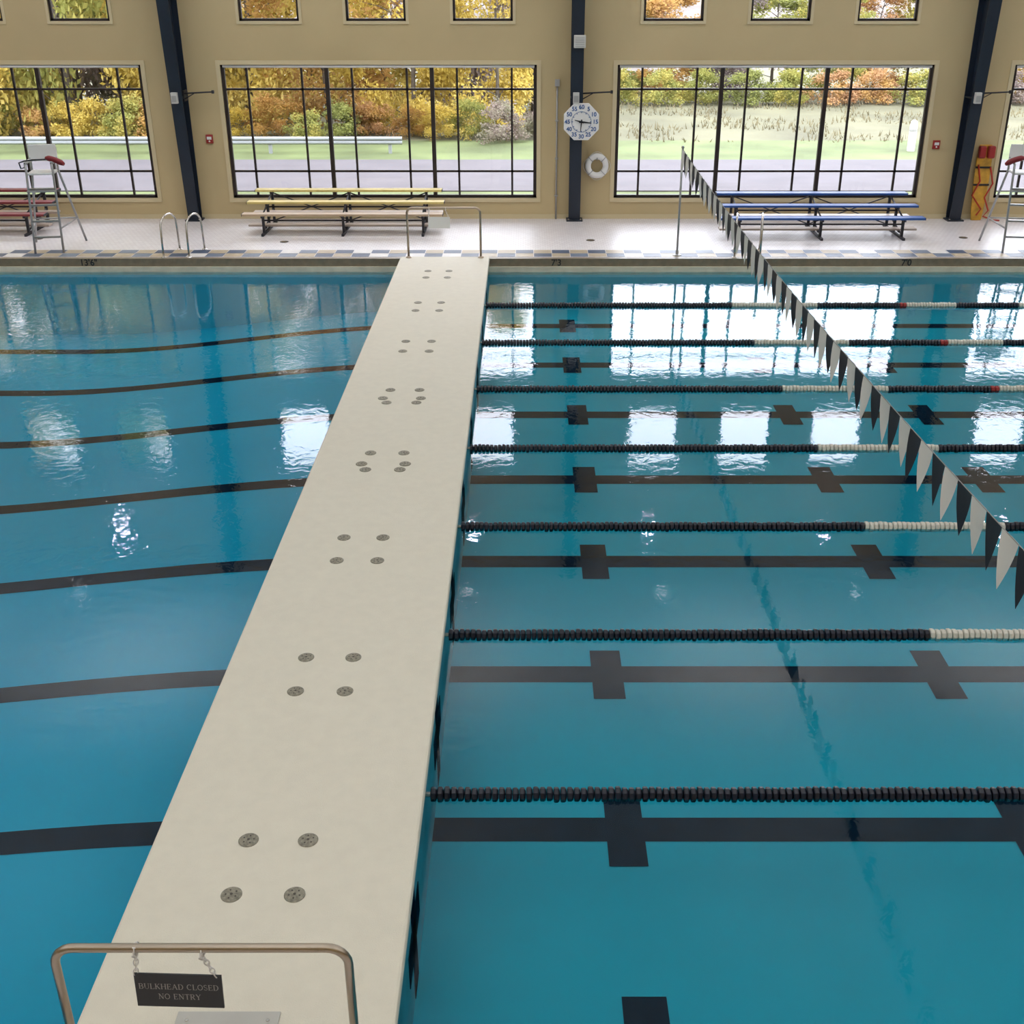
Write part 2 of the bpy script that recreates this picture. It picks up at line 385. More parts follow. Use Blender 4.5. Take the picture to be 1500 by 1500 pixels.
for i in range(len(prof)-1):
    (a, za), (b, zb) = prof[i], prof[i+1]
    bl.quad([(b, PY0, zb), (a, PY0, za), (a, PY1, za), (b, PY1, zb)], 'basinL')
    bl.quad([(b, PY1-0.055, zb), (a, PY1-0.055, za), (a, PY1-0.055, -0.05), (b, PY1-0.055, -0.05)], 'basinW')
    bl.quad([(b, PY0, zb), (a, PY0, za), (a, PY0, 0.02), (b, PY0, 0.02)], 'basinL')
    for y in LY:
        bl.quad([(b, y-0.14, zb+0.004), (a, y-0.14, za+0.004), (a, y+0.14, za+0.004), (b, y+0.14, zb+0.004)], 'line')
bl.quad([(PXL, PY0, -1.26), (PXL, PY1, -1.26), (PXL, PY1, 0.02), (PXL, PY0, 0.02)], 'basinL')
obj('pool_basin', bl, label='deep blue diving end floor with sloping black lines', category='pool')

def water(x0, x1, k, label):
    mb = MB()
    mb.quad([(x0, PY0, 0), (x1, PY0, 0), (x1, PY1-0.05, 0), (x0, PY1-0.05, 0)], k)
    o = obj('pool_water', mb, label=label, category='water')
water(BX1-0.03, PXR, 'waterR', 'calm turquoise water over the lane lines')
water(PXL, BX0+0.03, 'waterL', 'rippled deep blue water of the diving end')

# ------------------------------------------------------------ bulkhead
b0 = obj('bulkhead', None, label='long cream fibreglass bulkhead walkway dividing the pool', category='bulkhead')
obj('deck_slab', MB().box(BX0, BX1, PY0+0.02, PY1-0.02, BT-0.10, BT, 'bulk'), parent=b0, bevel=0.02)
obj('side_body', MB().box(BX0+0.03, BX1-0.03, PY0+0.03, PY1-0.06, -0.9, BT-0.08, 'bulkside'), parent=b0)
LC = [5.66+2.2*k for k in range(8)]
for i, y in enumerate(LC):
    for sgn, xf in ((1, BX1-0.03), (-1, BX0+0.03)):
        x0, x1 = sorted((xf, xf+sgn*0.006))
        seam = MB()
        seam.box(x0, x1, y-0.11, y+0.11, -0.74, 0.10, 'line')
        seam.box(x0, x1, y-0.34, y+0.34, -0.40, -0.14, 'line')
        obj('lane_target', seam, parent=b0)
def disc_mb():
    mb = MB(); mb.lathe([(0.066, 0), (0.066, 0.004), (0.060, 0.008), (0.03, 0.009)], (0, 0, 0), 'disc', 24)
    for a in range(5):
        t = a*2*math.pi/5
        mb.lathe([(0.006, 0.0085), (0.006, 0.0105)], (0.035*math.cos(t), 0.035*math.sin(t), 0), 'discdark', 8)
    mb.lathe([(0.009, 0.009), (0.009, 0.011)], (0, 0, 0), 'discdark', 8)
    return mb.mesh('anchor_cap')
dm = disc_mb()
def disc(x, y):
    obj('anchor_cap', dm, (x, y, BT), group='anchor caps on the bulkhead', label='round worn bronze anchor cap set in bulkhead', category='anchor cap', rot=(0, 0, random.uniform(0, 6)))
for k, y in enumerate(LC):
    for dy in (-0.245, 0.245):
        for x in (-1.815, -1.425): disc(x, y+dy)
    if k in (3, 4):
        for x in (-1.88, -1.38): disc(x, y-0.08)
for y in (4.25,):
    mb = MB(); mb.box(-1.90, -1.34, y-0.28, y+0.28, BT, BT+0.012, 'plate')
    for xx in (-1.84, -1.40):
        for yy in (-0.22, 0.22): mb.lathe([(0.012, BT+0.012), (0.010, BT+0.017)], (xx, y+yy, 0), 'steel', 8)
    obj('hatch_cover', mb, label='pale grey hatch plate set on the bulkhead', category='hatch', bevel=0.003)

# gate rails
def gate_rail(cx, y, h, label):
    hw, r, cr = 0.70, 0.022, 0.10
    pts = [(-hw, 0, 0), (-hw, 0, h-cr)]
    for i in range(1, 7):
        a = math.pi - i*math.pi/12; pts.append((-hw+cr+cr*math.cos(a), 0, h-cr+cr*math.sin(a)))
    for i in range(0, 7):
        a = math.pi/2 - i*math.pi/12; pts.append((hw-cr+cr*math.cos(a), 0, h-cr+cr*math.sin(a)))
    pts += [(hw, 0, h-cr-0.01), (hw, 0, 0)]
    mb = MB().tube(pts, r, 'bronze', 14)
    o = obj('guard_rail', mb, (cx, y, BT), label=label, category='railing')
    for sx in (-hw, hw):
        obj('flange', MB().lathe([(0.055, 0), (0.055, 0.012), (0.03, 0.03)], (sx, 0, 0), 'bronze', 18), parent=o)
    return o, h
gr, gh = gate_rail(-1.545, 4.05, 0.98, 'bent stainless steel rail at the bulkhead end')
gate_rail(-1.57, 22.38, 0.95, 'bent stainless steel rail where bulkhead meets deck')
def chain(p0, p1, k='white', rail=True):
    mb = MB(); P0, P1 = Vector(p0), Vector(p1); L = (P1-P0).length; n = max(3, int(round(L/0.030)))
    d = (P1-P0).normalized()
    for i in range(n):
        c = P0.lerp(P1, (i+0.5)/n); side = Vector((1, 0.3, 0)) if i % 2 else Vector((-0.3, 1, 0))
        side = (side - d*side.dot(d)).normalized()
        hl, hw = L/n*0.72, 0.011
        pts = [c+d*hl*math.cos(a)+side*hw*math.sin(a) for a in [2*math.pi*j/12 for j in range(12)]]
        mb.tube(pts, 0.0034, k, 6, closed=True)
    for j in range(6):
        a = math.radians(-60+j*60)
        c = Vector((P0.x, 0, -0.022))+Vector((0, math.sin(a), math.cos(a)))*0.030
        tg = Vector((0, math.cos(a), -math.sin(a))); side = Vector((1, 0, 0)) if j % 2 else Vector((0.5, math.sin(a), math.cos(a))).normalized()
        mb.tube([c+tg*0.020*math.cos(b)+side*0.009*math.sin(b) for b in [2*math.pi*q/10 for q in range(10)]], 0.0032, k, 6, closed=True)
    return mb
def sign(cx, y, zt, face, label, platecol='sign', textcol='signtext'):
    root = obj('hanging_sign', None, (cx, y, zt), label=label, category='sign', rot=(0, math.radians(2.2) if face < 0 else 0, 0))
    w, h = 0.42, 0.215
    obj('sign_plate', MB().box(-w/2, w/2, -0.004, 0.004, -0.17-h, -0.17, platecol), parent=root)
    if textcol:
        hh = 0.034
        for row, zc in ((('BULKHEAD', 'CLOSED'), -0.17-0.078), (('NO', 'ENTRY'), -0.17-0.143)):
            ws = [roman_w(q, hh) for q in row]; gap = 0.5*hh; tot = sum(ws)+gap; xx = -tot/2
            for q, wq in zip(row, ws):
                obj('lettering', roman(q, hh, xx+wq/2, -0.0065, zc, textcol), parent=root); xx += wq+gap
    obj('chain', chain((-0.185, 0, -0.05), (-0.200, 0, -0.178), 'tlight'), parent=root)
    obj('chain', chain((0.13, 0, -0.05), (0.185, 0, -0.178), 'tlight'), parent=root)
    return root
sign(-1.665, 4.05, BT+gh, -1, 'black plaque reading BULKHEAD CLOSED NO ENTRY on chains')
sign(-1.66, 22.38, BT+0.95, 1, 'pale blank back of a plaque hung on chains', 'white', None)

# ------------------------------------------------------------ lane ropes
def float_run(x0, x1, k):
    mb = MB(); p = 0.050; n = max(1, int(round((x1-x0)/p))); p = (x1-x0)/n
    rnd = random.Random(int(x0*100)+5)
    for i in range(n):
        a = x0+i*p; r = 0.054+rnd.uniform(-0.003, 0.003); dz = rnd.uniform(-0.004, 0.004)
        mb.lathe([(0.030, 0.001), (r*0.88, 0.003), (r, 0.010), (r, p-0.017), (r*0.85, p-0.008), (0.030, p-0.001)], (a, rnd.uniform(-0.003, 0.003), dz), k, 8, 'X')
    return mb.mesh('float_run')
runs = [(BX1+0.01, 3.64, 'floatblack'), (3.64, 5.15, 'floatwhite'), (5.15, 6.6, 'floatblack'), (6.6, 6.72, 'red'), (6.72, 7.6, 'floatwhite'), (7.6, 8.7, 'floatblack'), (8.7, 10.2, 'floatwhite'),
        (10.2, 12.0, 'floatblack'), (12.0, 14, 'floatwhite'), (14, 16, 'floatblack'), (16, 18, 'floatwhite'), (18, 22.0, 'floatblack')]
rm = [(float_run(*r), r[2]) for r in runs]
cab = MB().tube([(BX1-0.03, 0, 0), (PXR, 0, 0)], 0.006, 'steel', 6).lathe([(0.02, 0), (0.02, 0.04)], (BX1-0.03, 0, 0), 'steel', 8, 'X').mesh('cable')
for i in range(7):
    root = obj('lane_rope', None, (0, 6.72+2.21*i, 0.012), label='floating lane rope of black, white and red discs', category='lane rope', group='lane ropes across the lap pool')
    obj('cable', cab, parent=root)
    for me, k in rm:
        o = obj('float_run', me, parent=root, kind='stuff')

# ------------------------------------------------------------ pennants
def pole(x, y):
    mb = MB().tube([(0, 0, 0), (0, 0, 2.05)], 0.021, 'greytube', 10).lathe([(0.09, 0), (0.09, 0.015), (0.03, 0.03), (0.03, 0.10)], (0, 0, 0), 'greytube', 18).lathe([(0.028, 2.04), (0.028, 2.07), (0.01, 2.085)], (0, 0, 0), 'greytube', 12)
    obj('stanchion_pole', mb, (x, y, DZ), label='grey steel stanchion pole holding the pennant line', category='pole', group='pennant poles')
FA, FB = Vector((2.99, 22.8, 2.27)), Vector((3.16, 3.45, 2.27))
pole(FA.x, FA.y); pole(FB.x, FB.y)
def fp(t):
    p = FA.lerp(FB, t); p.z -= 0.22*(1-(2*t-1)**2); return p
pl = obj('pennant_line', None, label='backstroke pennant line of black and white flags', category='pennant string')
obj('cord', MB().tube([fp(i/60) for i in range(61)], 0.004, 'cord', 6), parent=pl)
def pennant(k, seed):
    rnd = random.Random(seed); vs = []; fs = []
    n = 6; L = 0.40+rnd.uniform(-.015, .015); W = 0.112; tw = -rnd.uniform(0.15, 0.6); sw = rnd.uniform(-0.03, 0.03)
    for i in range(n+1):
        t = i/n; hw = W*(1-t)+0.001
        for j in range(3):
            s = (j/2*2-1)*hw; a = tw*t-0.10
            x = s*math.sin(a)+sw*t+0.008*(j == 1)*(1-t)
            y = s*math.cos(a)
            vs.append((x, y, -L*t))
    for i in range(n):
        for j in range(2):
            a = i*3+j; fs.append((a, a+1, a+4, a+3))
    return MB().add(vs, fs, k, True).mesh('pennant')
pk = [pennant('pblack', s) for s in (1, 2, 3, 7)]
pw = [pennant('pwhite', s) for s in (4, 5, 6, 8)]
NF = 70
for i in range(NF):
    t = (i+0.7)/(NF+0.4)
    p = fp(t)
    o = obj('pennant', random.choice(pk if i % 2 else pw), (p.x, p.y, p.z), parent=pl)

# ------------------------------------------------------------ windows
n = 0
for bx in BAYS[:-1]:
    n += 1
    x0, x1 = bx-3.39, bx+3.39; yf = YW+0.08
    mb = MB()
    def hb(xa, xb, z, t=0.022, d=0.05): mb.box(xa, xb, yf-d/2, yf+d/2, z-t, z+t, 'frame')
    def vb(x, t, za=W0, zb=W1, d=0.05): mb.box(x-t, x+t, yf-d/2, yf+d/2, za, zb, 'frame')
    hb(x0, x1, W0+0.03, 0.03, 0.08); hb(x0, x1, W1-0.03, 0.03, 0.08)
    vb(x0+0.035, 0.035, d=0.08); vb(x1-0.035, 0.035, d=0.08)
    hb(x0, x1, 3.00); hb(x0, x1, 1.28)
    g = (x1-x0)/3
    for k in range(3):
        if k: vb(x0+g*k, 0.043, d=0.09)
        vb(x0+g*k+0.54, 0.022); vb(x0+g*(k+1)-0.54, 0.022)
    w = obj('window_%d' % n, mb, kind='structure', label='wide dark bronze framed window with many panes')
    obj('glass', MB().box(x0+0.02, x1-0.02, yf-0.004, yf+0.004, W0+0.02, W1-0.02, 'glass'), parent=w)
    cs = MB(); c = 0.09
    cs.box(x0-c, x1+c, YW-0.015, YW+0.02, W1, W1+c, 'casing'); cs.box(x0-c, x1+c, YW-0.03, YW+0.05, W0-c, W0, 'casing')
    cs.box(x0-c, x0, YW-0.015, YW+0.02, W0, W1, 'casing'); cs.box(x1, x1+c, YW-0.015, YW+0.02, W0, W1, 'casing')
    obj('casing', cs, parent=w)
    obj('rolled_blind', MB().tube([(x0+0.05, YW+0.03, W1-0.035), (x1-0.05, YW+0.03, W1-0.035)], 0.03, 'white', 10), parent=w)
for bx in BAYS[:-1]:
    for dx in (-2.25, 0, 2.25):
        n += 1
        x0, x1 = bx+dx-0.63, bx+dx+0.63; yf = YW+0.08
        mb = MB(); t = 0.05
        mb.box(x0, x1, yf-.04, yf+.04, U0, U0+t, 'frame').box(x0, x1, yf-.04, yf+.04, U1-t, U1, 'frame').box(x0, x0+t, yf-.04, yf+.04, U0, U1, 'frame').box(x1-t, x1, yf-.04, yf+.04, U0, U1, 'frame')
        w = obj('window_%d' % n, mb, kind='structure', label='small square dark framed high window')
        obj('glass', MB().box(x0+0.02, x1-0.02, yf-0.004, yf+0.004, U0+0.02, U1-0.02, 'glass'), parent=w)
        cs = MB(); c = 0.06
        cs.box(x0-c, x1+c, YW-0.02, YW+0.03, U0-c, U0, 'casing').box(x0-c, x1+c, YW-0.015, YW+0.02, U1, U1+c, 'casing')
        cs.box(x0-c, x0, YW-0.015, YW+0.02, U0, U1, 'casing').box(x1, x1+c, YW-0.015, YW+0.02, U0, U1, 'casing')
        obj('casing', cs, parent=w)

# ------------------------------------------------------------ steel columns (tapered)
def dep(z): return 0.26+0.085*z
def column_mb():
    mb = MB(); H = CZ-DZ; w = 0.125
    def slab(xa, xb, f0, f1, k='navy'):
        vs = []
        for z in (0, H):
            for (xx, yy) in ((xa, f0(z)), (xb, f0(z)), (xb, f1(z)), (xa, f1(z))): vs.append((xx, yy, z))
        mb.add(vs, [(0, 3, 2, 1), (4, 5, 6, 7), (0, 1, 5, 4), (1, 2, 6, 5), (2, 3, 7, 6), (3, 0, 4, 7)], k)
    slab(-w, w, lambda z: -dep(z), lambda z: -dep(z)+0.022)
    slab(-w, w, lambda z: -0.03, lambda z: -0.005)
    slab(-0.008, 0.008, lambda z: -dep(z)+0.02, lambda z: -0.02)
    for z in (0.0, 2.6, 4.6): mb.box(-w, w, -dep(z)+0.01, -0.01, z, z+0.02, 'navy')
    mb.box(-0.18, 0.18, -0.34, -0.005, 0, 0.03, 'navy')
    for sx in (-0.13, 0.13): mb.lathe([(0.02, 0.03), (0.02, 0.055)], (sx, -0.3, 0), 'steel', 6)
    return mb.mesh('steel_column')
cm = column_mb()
for x in COLX:
    obj('steel_column', cm, (x, YW, DZ), label='tapered navy blue steel column against the tan wall', category='column', group='steel frame columns')
for x in (-7.42, 1.09, 9.6):
    yb = YW-0.30
    root = obj('column_bracket', MB().tube([(0.12, 0, 0), (0.72, 0, 0.03)], 0.016, 'bframe', 8).tube([(0.12, 0, -0.12), (0.36, 0, 0.01)], 0.01, 'bframe', 8).lathe([(0.035, 0), (0.035, 0.05)], (0.72, 0, 0.03), 'bframe', 10, 'X').box(0.11, 0.135, -0.05, 0.22, -0.16, 0.06, 'bframe'),
               (x, yb, 2.95), label='black steel arm bracket fixed to the column', category='bracket', group='column brackets')
    sp = MB(); sp.box(-0.065, 0.065, -0.10, 0, -0.11, 0.11, 'boxwhite'); sp.box(-0.05, 0.05, -0.105, -0.099, -0.08, 0.05, 'greytube')
    obj('junction_box', sp, (x-0.02, YW-dep(2.5)-0.012, 2.88), label='small white electrical box on the column', category='electrical box', bevel=0.008, group='column electrical boxes')
sp = MB(); sp.box(-0.12, 0.12, -0.16, 0, -0.10, 0.14, 'boxwhite')
for i in range(5): sp.box(-0.095, 0.095, -0.166, -0.158, -0.08+i*0.042, -0.065+i*0.042, 'greytube')
obj('speaker', sp, (1.12, YW-dep(3.9)-0.01, 3.98), label='white boxy loudspeaker on navy column', category='speaker', bevel=0.015)

# pace clock
ck = obj('pace_clock', None, (1.19, YW-0.56, 2.40), label='white octagonal pace clock with blue numbers', category='clock')
def octo(r, y0, y1, k):
    mb = MB(); pts = [(r*math.cos(math.pi/8+i*math.pi/4), r*math.sin(math.pi/8+i*math.pi/4)) for i in range(8)]
    vs = [(a, y0, b) for a, b in pts]+[(a, y1, b) for a, b in pts]
    mb.add(vs, [tuple(range(8)), tuple(range(15, 7, -1))]+[(i, 8+i, 8+(i+1) % 8, (i+1) % 8) for i in range(8)], k)
    return mb
obj('case', octo(0.405, 0, 0.08, 'white'), parent=ck, bevel=0.01)
for i in range(12):
    a = math.pi/2-(i)*math.pi/6; t = '60' if i == 0 else str(i*5)
    obj('numeral', MB().text(t, 0.118, (0.300*math.cos(a), -0.004, 0.300*math.sin(a)), 'clockblue', 0.002, bold=0.003), parent=ck)
num = MB()
num.tube([(0.212*math.cos(a), -0.002, 0.212*math.sin(a)) for a in [2*math.pi*i/48 for i in range(48)]], 0.003, 'clockblue', 6, closed=True)
for i in range(60):
    a = i*math.pi/30; r0 = 0.192 if i % 5 else 0.18
    c, s_ = math.cos(a), math.sin(a); tt = 0.003 if i % 5 else 0.008
    num.quad([(r0*c-tt*s_, -0.003, r0*s_+tt*c), (0.213*c-tt*s_, -0.003, 0.213*s_+tt*c), (0.213*c+tt*s_, -0.003, 0.213*s_-tt*c), (r0*c+tt*s_, -0.003, r0*s_-tt*c)], 'clockblue')
obj('tick_ring', num, parent=ck)
def hand(a, L, w, k, y):
    c, s_ = math.cos(a), math.sin(a)
    q = 0.35
    P = [(-w*s_-0.05*c, w*c-0.05*s_), (L*c-w*q*s_, L*s_+w*q*c), (L*c+w*q*s_, L*s_-w*q*c), (w*s_-0.05*c, -w*c-0.05*s_)]
    return MB().add([(x_, y, z_) for x_, z_ in P]+[(x_, y-.004, z_) for x_, z_ in P], [(0, 1, 2, 3), (7, 6, 5, 4), (0, 4, 5, 1), (1, 5, 6, 2), (2, 6, 7, 3), (3, 7, 4, 0)], k)
obj('hand', hand(math.radians(165), 0.15, 0.020, 'black', -0.012), parent=ck)
obj('hand', hand(math.radians(-6), 0.21, 0.024, 'black', -0.018), parent=ck)
obj('hand', hand(math.radians(-95), 0.20, 0.016, 'black', -0.024), parent=ck)

# life ring
lr = obj('life_ring', None, (1.57, YW-0.10, 1.42), label='white ring buoy hung on the tan wall', category='life ring')
obj('ring', MB().tube([(0.195*math.cos(a), 0, 0.205*math.sin(a)) for a in [2*math.pi*i/32 for i in range(32)]], 0.066, 'white', 14, closed=True), parent=lr)
for a in (45, 135, 225, 315):
    a = math.radians(a); c, s_ = math.cos(a), math.sin(a)
    P = [(0.197*c+0.070*math.cos(b)*c, 0.070*math.sin(b), 0.20*s_+0.070*math.cos(b)*s_) for b in [2*math.pi*i/14 for i in range(14)]]
    obj('rope_band', MB().tube(P, 0.010, 'greytube', 6, closed=True), parent=lr)
obj('grab_line', MB().tube([((0.28+0.02*math.cos(4*a))*math.cos(a), -0.01, (0.28+0.02*math.cos(4*a))*math.sin(a)) for a in [2*math.pi*i/48 for i in range(48)]], 0.007, 'floatwhite', 6, closed=True), parent=lr)
obj('wall_hook', MB().tube([(0, 0.10, 0.16), (0, -0.02, 0.125), (0, -0.07, 0.13), (0, -0.08, 0.18)], 0.010, 'steel', 8), parent=lr)

# conduit, alarms
cd = MB().tube([(0, 0, 0), (0, 0, 2.85)], 0.018, 'greytube', 8)
for z in (0.5, 1.3, 2.1): cd.box(-0.035, 0.035, -0.022, 0.039, z, z+0.03, 'greytube')
cd.box(-0.05, 0.05, -0.04, 0.039, 2.82, 2.96, 'greytube')
obj('conduit_pipe', cd, (0.68, YW-0.04, DZ), label='thin grey vertical conduit on the tan wall', category='pipe')
for x, z in ((-6.93, 1.98), (9.02, 1.86)):
    a = MB().box(-0.075, 0.075, -0.05, 0, -0.09, 0.09, 'red'); a.box(-0.05, 0.05, -0.056, -0.05, -0.01, 0.05, 'white'); a.lathe([(0.02, -0.058), (0.02, -0.05)], (0, 0, -0.045), 'white', 10, 'Y')
    obj('fire_alarm', a, (x, YW, z), label='small red fire alarm box on tan wall', category='fire alarm', bevel=0.006, group='fire alarms')
for x, y in ((1.35, 24.15), (-5.0, 24.0), (9.2, 24.4), (-10.2, 24.3)):
    a = MB().lathe([(0.09, 0), (0.09, 0.006)], (0, 0, 0), 'discdark', 20)
    for i in range(-2, 3): a.box(-0.06, 0.06, i*0.03-0.006, i*0.03+0.006, 0.006, 0.009, 'steel')
    obj('floor_drain', a, (x, y, DZ), label='small dark round drain in the white deck', category='drain', group='deck drains')

# ------------------------------------------------------------ bleachers
def bleacher(x0, y0, L, seatmat, label, lowmat=None):
    root = obj('bleacher', None, (x0, y0, DZ), label=label, category='bleacher', group='three row bleachers')
    rows = [(0.0, 0.45), (0.56, 0.60), (1.12, 0.755)]
    for i, (dy, z) in enumerate(rows):
        k = lowmat if (i == 0 and lowmat) else seatmat
        e = 0.08 if i == 2 else 0.0
        mb = MB().box(e, L-e, dy-0.12, dy+0.12, z-0.045, z, k)
        mb.box(e-0.01, e, dy-0.12, dy+0.12, z-0.05, z+0.003, 'bframe').box(L-e, L-e+0.01, dy-0.12, dy+0.12, z-0.05, z+0.003, 'bframe')
        obj('seat_plank', mb, parent=root, bevel=0.008)
    for dy, z in ((0.30, 0.17), (0.86, 0.33)):
        obj('foot_plank', MB().box(0.05, L-0.05, dy-0.11, dy+0.11, z-0.04, z, 'alu'), parent=root, bevel=0.006)
    xs = [0.42, L/2, L-0.42]
    for x in xs:
        mb = MB(); t = 0.026
        mb.box(x-t, x+t, -0.20, 1.30, 0.0, 0.05, 'bframe')
        for dy, z in rows: mb.box(x-t, x+t, dy-t, dy+t, 0.05, z-0.045, 'bframe'); mb.box(x-t, x+t, dy-0.12, dy+0.12, z-0.085, z-0.045, 'bframe')
        mb.tube([(x, -0.05, 0.40), (x, 1.15, 0.70)], 0.02, 'bframe', 6)
        mb.tube([(x, 0.0, 0.08), (x, 1.1, 0.33)], 0.018, 'bframe', 6)
        mb.tube([(x, 0.2, 0.10), (x, 0.45, 0.12)], 0.018, 'bframe', 6)
        obj('support_frame', mb, parent=root)
    for a, b in ((0, 1), (1, 2)):
        xa, xb = xs[a], xs[b]
        br = MB()
        br.tube([(xa, 1.12, 0.08), (xb, 1.12, 0.68)], 0.013, 'bframe', 6); br.tube([(xa, 1.12, 0.68), (xb, 1.12, 0.08)], 0.013, 'bframe', 6)
        obj('cross_brace', br, parent=root)
        obj('tie_bar', MB().tube([(xa, 0.0, 0.30), (xb, 0.0, 0.30)], 0.018, 'bframe', 6), parent=root)
        obj('tie_bar', MB().tube([(xa, 0.56, 0.48), (xb, 0.56, 0.48)], 0.018, 'bframe', 6), parent=root)
    return root
bleacher(-5.97, 24.70, 4.22, 'yellowp', 'three row bleacher with pale yellow planks and black frame', 'tanp')
bleacher(4.03, 24.30, 4.25, 'bluep', 'three row bleacher with blue planks and black frame')
bleacher(-14.35, 24.70, 4.22, 'maroon', 'three row bleacher with maroon planks and black frame')

# ------------------------------------------------------------ lifeguard chairs
def guard_chair(x, y, rotz, label):
    root = obj('lifeguard_chair', None, (x, y, DZ), label=label, category='lifeguard chair', group='lifeguard chairs', rot=(0, 0, rotz))
    r = 0.022
    for sx in (-1, 1):
        obj('leg', MB().tube([(sx*0.27, -0.52, 0.0), (sx*0.25, -0.22, 1.50), (sx*0.25, -0.20, 1.66)], r, 'greytube', 10), parent=root)
        obj('leg', MB().tube([(sx*0.50, 0.55, 0.0), (sx*0.25, 0.22, 1.48), (sx*0.25, 0.28, 1.92)], r, 'greytube', 10), parent=root)
        obj('armrest', MB().tube([(sx*0.25, -0.20, 1.66), (sx*0.25, 0.0, 1.68), (sx*0.25, 0.24, 1.66)], 0.02, 'greytube', 8).box(sx*0.25-0.03, sx*0.25+0.03, -0.18, 0.20, 1.69, 1.71, 'white'), parent=root)
    for z in (0.30, 0.60, 0.90, 1.20):
        t = z/1.5; yy = -0.52+0.30*t
        obj('rung', MB().tube([(-0.265, yy, z), (0.265, yy, z)], 0.018, 'greytube', 8).box(-0.25, 0.25, yy-0.03, yy+0.03, z+0.012, z+0.024, 'greytube'), parent=root)
    obj('brace', MB().tube([(-0.42, 0.44, 0.5), (0.42, 0.44, 0.5)], 0.016, 'greytube', 8).tube([(0.25, -0.42, 0.45), (0.42, 0.44, 0.5)], 0.016, 'greytube', 8).tube([(-0.25, -0.42, 0.45), (-0.42, 0.44, 0.5)], 0.016, 'greytube', 8), parent=root)
    obj('seat', MB().box(-0.25, 0.25, -0.22, 0.24, 1.46, 1.50, 'white'), parent=root, bevel=0.015)
    obj('backrest', MB().box(-0.27, 0.27, 0.235, 0.265, 1.66, 1.98, 'white'), parent=root, bevel=0.012)
    obj('footrest', MB().box(-0.26, 0.26, -0.40, -0.20, 1.16, 1.185, 'greytube'), parent=root)
    return root
guard_chair(-9.55, 23.50, math.radians(8), 'tall grey tubular lifeguard chair with white seat')
guard_chair(9.85, 23.50, math.radians(-8), 'tall grey tubular lifeguard chair beside navy column')
def rescue_tube(x, y, z, ang, sgn):
    mb = MB(); P = []; R = []
    for i in range(13):
        t = i/12; P.append((sgn*(0.10+0.36*t), -0.19+0.40*(1-t)*0.4, 0.02-0.10*t*t)); R.append(0.055*(0.5+0.5*min(1, 5*min(t, 1-t)+0.2)))
    mb.tube(P, R, 'darkred', 12)
    root = obj('rescue_tube', mb, (x, y, z), label='dark red foam rescue tube hung over the chair arm', category='rescue tube', group='rescue tubes', rot=(0, 0, ang))
    obj('strap', MB().tube([(sgn*0.12, -0.05, 0.0), (-sgn*0.15, -0.10, 0.0), (-sgn*0.30, -0.08, -0.02), (-sgn*0.40, -0.1, -0.05), (-sgn*0.38, -0.1, -0.16), (-sgn*0.31, -0.1, -0.14), (-sgn*0.30, -0.08, -0.04)], 0.016, 'black', 6), parent=root)
rescue_tube(-9.52, 23.46, DZ+1.74, math.radians(8), 1)
rescue_tube(9.88, 23.46, DZ+1.74, math.radians(-8), -1)

# spine board with head blocks
sb = obj('rescue_board', None, (10.10, YW-0.16, DZ), label='yellow spine board with red head blocks and dangling straps', category='rescue board', rot=(math.radians(-3.5), 0, 0))
out = [(-0.11, 0), (0.11, 0), (0.14, 0.25), (0.17, 0.9), (0.17, 1.35), (0.13, 1.62), (-0.13, 1.62), (-0.17, 1.35), (-0.17, 0.9), (-0.14, 0.25)]
nO = len(out)
obj('board', MB().add([(a, -0.03, b) for a, b in out]+[(a, 0.01, b) for a, b in out], [tuple(range(nO)), tuple(range(2*nO-1, nO-1, -1))]+[(i, nO+i, nO+(i+1) % nO, (i+1) % nO) for i in range(nO)], 'yellowb'), parent=sb, bevel=0.01)
for sx in (-0.10, 0.10):
    obj('head_block', MB().box(sx-0.075, sx+0.075, -0.17, -0.03, 1.34, 1.60, 'red'), parent=sb, bevel=0.03)
for z in (0.75, 1.12): obj('strap', MB().box(-0.175, 0.175, -0.045, -0.032, z, z+0.04, 'black'), parent=sb)
obj('strap', MB().tube([(0.15, -0.05, 1.15), (0.24, -0.08, 0.8), (0.10, -0.08, 0.5), (0.22, -0.09, 0.22), (0.10, -0.15, 0.10), (0.30, -0.22, 0.03), (0.42, -0.30, 0.03)], 0.018, 'orange', 6), parent=sb)
obj('strap', MB().tube([(-0.12, -0.05, 1.2), (-0.05, -0.08, 0.85), (-0.18, -0.08, 0.55), (0.05, -0.09, 0.25), (-0.05, -0.12, 0.12)], 0.018, 'orange', 6), parent=sb)

# ------------------------------------------------------------ pool ladders
def ladder(xc, label):
    root = obj('pool_ladder', None, (xc, PY1, DZ), label=label, category='pool ladder', group='pool ladders')
    for sx in (-0.25, 0.25):
        pts = [(sx+0.06, 0.80, 0.0), (sx+0.06, 0.78, 0.46)]
        for i in range(0, 9):
            a = math.radians(20+i*17.5); pts.append((sx+0.06*math.cos(a), 0.44+0.34*math.cos(a), 0.54+0.24*math.sin(a)))
        pts += [(sx-0.06, 0.09, 0.3), (sx-0.06, 0.08, 0.0)]
        obj('handrail', MB().tube(pts, 0.020, 'steel', 10), parent=root)
        for fx, fy in ((sx+0.06, 0.80), (sx-0.06, 0.08)):
            obj('anchor_flange', MB().lathe([(0.05, 0), (0.05, 0.012), (0.028, 0.025)], (fx, fy, 0), 'steel', 16), parent=root)
ladder(-6.78, 'stainless steel pool ladder handrails at the deep end')
ladder(4.40, 'stainless steel pool ladder handrails by blue bleacher')

